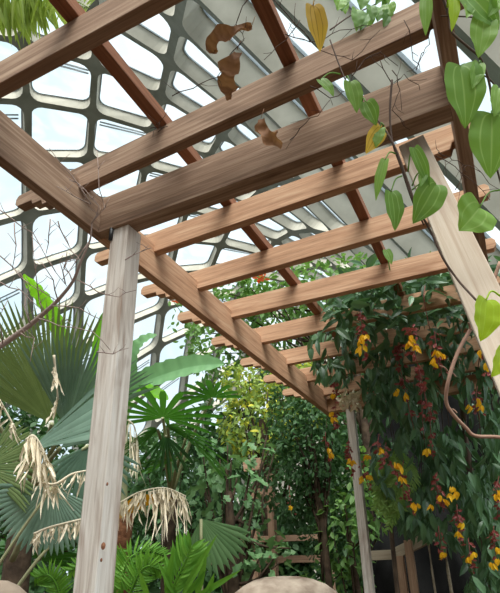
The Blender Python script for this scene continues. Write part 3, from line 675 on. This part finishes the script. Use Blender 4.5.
# ---- heart-leaved vine overhead
COLS = (0, .07, .44, .5, .56, 1)
def hleaf(parent, b, t, w, d, mat, tilt=(0, 0), stem_at=None, name='leaf', droop=.2, fold=.25, kind='heart', stretch=1.0):
    p = U(*b, d); q = U(*t, d-.02); mb = MB(); v = q-p
    leaf(mb, p, v, -FWD+RIGHT*tilt[0]+UPZ*tilt[1], v.length*stretch, PX(w, d), kind, 14, COLS, fold=fold, droop=droop, veins=True, wave=.03)
    if stem_at is not None:
        s = U(*stem_at[:2], stem_at[2]); tube(mb, spline([s, s.lerp(p, .5)+UPZ*.012, p], 4), .0016, .0013, n=5, a=.3)
    return mb.build(name, M[mat], parent)
hv = thing('heart_leaf_vine', 'twining vine with big heart-shaped green leaves over the right corner', 'vine', U(437, 8, .95))
def strand(parent, pts, r0=.0022, r1=.0016, name='stem', mat='stem'):
    mb = MB(); tube(mb, spline([U(*p) for p in pts], 6), r0, r1, n=6); return mb.build(name, M[mat], parent)
strand(hv, [(437, -20, .95), (449, 16, .95), (452, 32, .94), (468, 47, .93), (480, 58, .92), (488, 78, .92), (492, 100, .92), (494, 120, .92)], .0028, .002)
strand(hv, [(494, 120, .92), (493, 150, .92), (500, 180, .92), (506, 200, .92)], .0018)
strand(hv, [(462, 66, .93), (474, 72, .92), (488, 78, .92), (500, 92, .92)], .0014)
strand(hv, [(441, 16, .95), (470, 17, .95), (480, 20, .95)], .0014)
for b, t, w, mat, st in [((426, -6), (426, 29), 13, 'heart', (436, -8, .95)), ((453, -6), (456, 25), 13, 'lime', (447, 8, .95)), ((470, 4), (469, 14), 12, 'heart', (462, 2, .95)), ((484, 18), (482, 51), 28, 'heart', (474, 14, .95)),
                         ((460, 66), (471, 121), 42, 'heart', (474, 72, .93)), ((479, 63), (475, 84), 15, 'heart', (484, 68, .92)), ((492, 114), (492, 172), 44, 'heart', (494, 118, .92)), ((498, 88), (498, 112), 18, 'heart', (496, 92, .92)),
                         ((466, -8), (502, 22), 30, 'heart', None), ((500, -6), (492, 12), 16, 'heart', None), ((480, 207), (464, 228), 46, 'heart', (500, 190, .92)), ((486, 300), (487, 339), 34, 'lime', (500, 296, .8)), ((503, 350), (497, 376), 22, 'lime', (510, 346, .8))]:
    d = .9 if b[1] < 250 else .78
    hleaf(hv, b, t, w, d, mat, (rnd.uniform(-.4, .4), rnd.uniform(-.2, .4)), st)
hw = thing('heart_leaf_vine', 'thin climbing vine with small heart-shaped leaves along the slanted brace', 'vine', U(345, 72, 1.15))
strand(hw, [(330, 40, 1.2), (342, 72, 1.15), (352, 92, 1.12), (362, 104, 1.1), (374, 116, 1.08), (384, 128, 1.06)], .0018)
strand(hw, [(384, 128, 1.06), (396, 150, 1.04), (407, 180, 1.02), (416, 205, 1.0), (430, 230, 1.0), (443, 258, .98), (458, 280, .96), (476, 300, .9)], .0028, .002)
strand(hw, [(392, 80, 1.1), (390, 110, 1.08), (392, 140, 1.06), (402, 170, 1.04), (412, 200, 1.02), (424, 225, 1.0)], .0024, .0018)
for b, t, w, mat, st in [((320, 80), (335, 92), 14, 'heart', (340, 74, 1.15)), ((350, 82), (359, 108), 19, 'heart', (346, 78, 1.14)), ((366, 102), (376, 122), 18, 'heart', (362, 102, 1.1)), ((381, 128), (368, 150), 18, 'yellow_leaf', (386, 130, 1.06)),
                         ((380, 128), (376, 144), 13, 'heart', (384, 126, 1.06)), ((385, 160), (374, 196), 11, 'heart', (396, 154, 1.04)), ((391, 192), (399, 227), 21, 'heart', (402, 176, 1.02)), ((414, 148), (431, 183), 14, 'heart', (408, 172, 1.02)), ((436, 184), (417, 220), 31, 'heart', (412, 190, 1.02)),
                         ((424, 172), (421, 184), 9, 'heart', (412, 186, 1.02)), ((386, 250), (392, 262), 9, 'heart', (390, 270, 1.3))]:
    hleaf(hw, b, t, w, 1.0 if b[1] > 140 else 1.06, mat, (rnd.uniform(-.5, .5), rnd.uniform(-.2, .4)), st)
hx = thing('leafy_vine', 'clump of small dark green vine leaves on top of the second rafter', 'vine', U(365, 12, 1.45))
strand(hx, [(330, 30, 1.35), (350, 16, 1.4), (372, 6, 1.4), (400, -10, 1.4)], .002)
for k in range(20):
    x = rnd.uniform(340, 392); y = rnd.uniform(-14, 16) if x > 352 else rnd.uniform(-6, 8)
    hleaf(hx, (x, y), (x+rnd.uniform(-10, 10), y+rnd.uniform(9, 16)), rnd.uniform(10, 15), 1.38+rnd.uniform(-.05, .08), 'tree_mid' if rnd.random() < .5 else 'heart', (rnd.uniform(-.6, .6), rnd.uniform(0, .7)), None)
# thin bare tendrils on the roof timbers
td = thing('bare_tendrils', 'tangle of thin bare brown tendrils across the upper rafters', 'vine', U(300, 60, 1.25))
mb = MB()
for t in [[(250, -2), (236, 24), (244, 40), (226, 62)], [(270, -4), (295, 24), (320, 50), (352, 60), (380, 30)], [(300, 20), (286, 40), (264, 60)], [(285, 34), (310, 42), (340, 30), (372, 26)], [(310, 86), (330, 98), (348, 90), (352, 72)], [(392, 70), (400, 90), (392, 110), (410, 130)],
          [(352, 76), (364, 60), (380, 52), (398, 66)], [(380, 60), (392, 84), (404, 74), (420, 90)], [(172, 96), (200, 84), (222, 70), (240, 44)], [(290, 140), (300, 128), (318, 116), (330, 100)], [(404, 20), (412, 52), (420, 70)], [(416, 70), (424, 52), (430, 44)], [(150, 128), (160, 122), (158, 132), (168, 126)],
          [(438, 152), (452, 160), (470, 166), (500, 190)], [(436, 156), (460, 172), (490, 200)], [(455, 190), (462, 176), (466, 166)]]:
    mb = MB(); Q = [U(x, y, 1.2 if y < 140 else 1.3) for x, y in t]; Q = [q for k in range(len(Q)-1) for q in (Q[k], Q[k].lerp(Q[k+1], .35)+jit(.003), Q[k].lerp(Q[k+1], .7)+jit(.003))]+[Q[-1]]
    tube(mb, Q, .0012, .0007, n=5)
    for k in range(1, len(Q)-1, 2):
        s_ = (RIGHT*rnd.uniform(-1, 1)+DOWN*rnd.uniform(-1, 1)).normalized()*rnd.uniform(.015, .05); tube(mb, [Q[k], Q[k]+s_*.5+jit(.002), Q[k]+s_], .0008, .0005, n=4)
    mb.build('tendril', M['stem'], td)
def curl(label, pts, w, d, mat='brown_leaf', name='dried_leaf'):
    px0 = pts[0][0]*.3
    P = spline([U(x, y, d+dz) for x, y, dz in pts], 5); n = len(P); V = []; mb = MB()
    for k, p in enumerate(P):
        t = k/(n-1); tg = (P[min(n-1, k+1)]-P[max(0, k-1)]).normalized(); s = tg.cross(FWD).normalized(); hw_ = PX(w, d)*.5*math.sin(math.pi*(.08+.86*t))**.7*(1+.25*math.sin(t*17+px0))
        for c in range(7):
            a = -1.25+2.5*c/6+.7*math.sin(t*6+px0); V.append(p+s*(hw_*math.sin(a))+FWD*(hw_*.9*math.cos(a))+tg*(.15*hw_*math.sin(c*2+k)))
    mb.add(V, [(k*7+c, k*7+c+1, k*7+c+8, k*7+c+7) for k in range(n-1) for c in range(6)], [.25+.5*((k//7) % 3)/2+.12*(k % 2) for k in range(len(V))], [.9 if (k % 7) == 3 else 0 for k in range(len(V))])
    pb = [P[0], P[0]+UPZ*.03+RIGHT*.008]; tube(mb, pb, .001, n=4)
    return tag(mb.build(name, M[mat], None), label, 'leaf')
curl('curled brown dead leaf arching above the second rafter', [(252, 25, 0), (243, 24, -.01), (232, 27, -.03), (222, 31, -.03), (215, 38, -.02), (213, 47, 0), (217, 52, .01)], 17, 1.2)
curl('twisted pale brown dead leaf hanging down onto the second rafter', [(237, 50, 0), (233, 58, -.02), (230, 68, -.03), (229, 78, -.01), (227, 88, .0), (228, 99, .01)], 22, 1.2)
curl('small curled brown dead leaf resting on the corner header beam', [(261, 118, 0), (264, 127, -.02), (271, 138, -.03), (282, 146, 0)], 17, 1.25)
yl = tag(hleaf(None, (313, 6), (323, 45), 22, 1.15, 'yellow_leaf', (.2, .1), (318, -6, 1.15), 'yellow_leaf'), 'yellow dying leaf hanging above the second rafter', 'leaf')

# ---- red flowers, rocks, fence, railing, dark shade rock
rf = thing('red_flower', 'tiny orange-red flower spray on the climber under the third batten', 'flower', U(262, 278, 5.6))
mb = MB()
for k in range(12): leaf(mb, U(rnd.uniform(256, 269), rnd.uniform(275, 281), 5.55), jit(1), -FWD, .07, .03, 'lance', 3)
mb.build('petals', M['red_flower'], rf)
rg = thing('red_flower', 'small red flower spray beneath the left girder against the glass', 'flower', U(174, 302, 5.2))
mb = MB()
for k in range(10): leaf(mb, U(rnd.uniform(168, 180), rnd.uniform(300, 303), 5.2), RIGHT+jit(.3), -FWD, .06, .02, 'lance', 3)
mb.build('petals', M['red_flower'], rg)
mb = MB(); tube(mb, spline([U(174, 302, 5.2), U(186, 320, 5.4), U(200, 350, 6)], 4), .004, n=5)
for k in range(60):
    t = rnd.random(); leaf(mb, U(174+24*t+rnd.gauss(0, 8), 304+46*t+rnd.gauss(0, 6), 5.4), jit(1), -FWD+jit(.5), .07, .035, 'oval', 3, v=.5)
mb.build('foliage', M['tree_mid'], rg)
def rock(label, cx_, topy, wpx, d, mat, z0=0.0):
    c = U(cx_, topy, d); r = PX(wpx, d)/2; mb = MB(); nu, nv = 26, 14; V = []; hh = c.z-z0
    for b in range(nv+1):
        for a in range(nu):
            t = 2*math.pi*a/nu; ph = math.pi/2*b/nv; cr = math.cos(ph)**.8; n = 1+.13*math.sin(3*t+1.3)+.07*math.sin(5*t+2*ph*3)+.05*math.sin(9*t+ph*7)
            V.append((c.x+r*cr*n*math.cos(t), c.y+r*cr*n*math.sin(t), z0+hh*(math.sin(ph)**.55)*(1+.012*math.sin(3*t+2)*math.cos(ph))))
    Fc = [(b*nu+a, b*nu+(a+1) % nu, (b+1)*nu+(a+1) % nu, (b+1)*nu+a) for b in range(nv) for a in range(nu)]+[tuple(range(nv*nu, nv*nu+nu))]
    mb.add(V, Fc); return tag(mb.build('boulder', M[mat]), label, 'rock')
rock('pinkish pale boulder at bottom centre before the old fence', 282, 576, 180, 2.9, 'rock')
rock('grey-brown boulder cut off at the bottom left corner', -4, 580, 150, 2.3, 'rock2')
fnc = thing('wooden_fence', 'old pinkish timber fence half hidden behind the lobed shrub', 'fence', ground(U(270, 560, 5.6)))
for x, y0 in ((235, 556), (254, 530), (269, 474), (327, 545)):
    t_ = U(x, y0, 5.6); beam('post', (t_.x, t_.y, 0), t_, .07, .07, M['fence'], fnc, up=Vector((0, 1, 0)))
for x0, x1, y0, y1, th in ((196, 330, 563, 560, .07), (240, 330, 541, 538, .06), (246, 274, 497, 496, .10), (264, 280, 506, 505, .06), (244, 264, 470, 467, .12)):
    beam('rail', U(x0, y0+2, 5.52), U(x1, y1+2, 5.52), .04, th, M['fence'], fnc)
rl = thing('timber_railing', 'khaki timber railing with two stub posts below the fern', 'railing', ground(U(395, 560, 4.1)))
beam('rail', U(364, 561, 4.1), U(402, 559, 4.1), .05, .07, M['wood_old'], rl)
beam('rail', U(400, 558, 4.08), U(434, 541, 3.95), .05, .08, M['wood_old'], rl)
for x, y in ((399, 556), (407, 540)):
    t_ = U(x, y, 4.03); beam('post', (t_.x, t_.y, 0), t_, .055, .055, M['fence'], rl, up=Vector((0, 1, 0)))
for x, y0, r in ((447, 534, .014), (431, 540, .009)):
    mb = MB(); tube(mb, spline([ground(U(x, 560, 3.9)), U(x+1, 570, 3.9), U(x-1, y0, 3.85)], 4), r, r*.7); mb.build('pole', M['wood_old'], rl)
# dark rock, raised tall and black to stand in for deep shade
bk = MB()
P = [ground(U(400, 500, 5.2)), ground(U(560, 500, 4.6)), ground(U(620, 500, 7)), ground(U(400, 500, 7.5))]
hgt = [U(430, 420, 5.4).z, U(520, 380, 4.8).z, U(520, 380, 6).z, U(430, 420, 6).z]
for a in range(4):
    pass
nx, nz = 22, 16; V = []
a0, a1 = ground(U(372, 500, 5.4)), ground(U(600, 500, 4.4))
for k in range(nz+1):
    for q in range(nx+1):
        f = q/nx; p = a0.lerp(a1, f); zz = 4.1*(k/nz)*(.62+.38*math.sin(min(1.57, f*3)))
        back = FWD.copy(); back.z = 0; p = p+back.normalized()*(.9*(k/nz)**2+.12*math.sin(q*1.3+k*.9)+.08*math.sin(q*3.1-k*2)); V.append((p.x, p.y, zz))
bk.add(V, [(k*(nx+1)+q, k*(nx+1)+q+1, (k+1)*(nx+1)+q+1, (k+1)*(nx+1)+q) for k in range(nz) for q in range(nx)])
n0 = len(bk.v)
bk_o = bk.build('shade_rock_bank', M['rock_shade']); md = bk_o.modifiers.new('thick', 'SOLIDIFY'); md.thickness = .4; md.offset = -1
tag(bk_o, 'dark rock raised as a tall black shade backdrop behind the flowering vine at right', 'rock')

# knots on the front post
for kx, ky, rr_ in ((103, 546, .0075), (107, 484, .004), (101, 560, .004)):
    r_ = U(kx, ky, 1.0)-CAMP; c = CAMP+r_*((1.16-.0365)/r_.y)
    mb = MB(); V = [(c.x, c.y-.0012, c.z)]; Fc = []
    for ring_, (f_, dy_) in enumerate(((.5, -.0008), (1, .001))):
        for q in range(12): a = 2*math.pi*q/12; V.append((c.x+rr_*f_*math.cos(a), c.y+dy_, c.z+rr_*1.25*f_*math.sin(a)))
    Fc = [(0, 1+q, 1+(q+1) % 12) for q in range(12)]+[(1+q, 13+q, 13+(q+1) % 12, 1+(q+1) % 12) for q in range(12)]
    mb.add(V, Fc); mb.build('knot', M['wood_red'], pg)
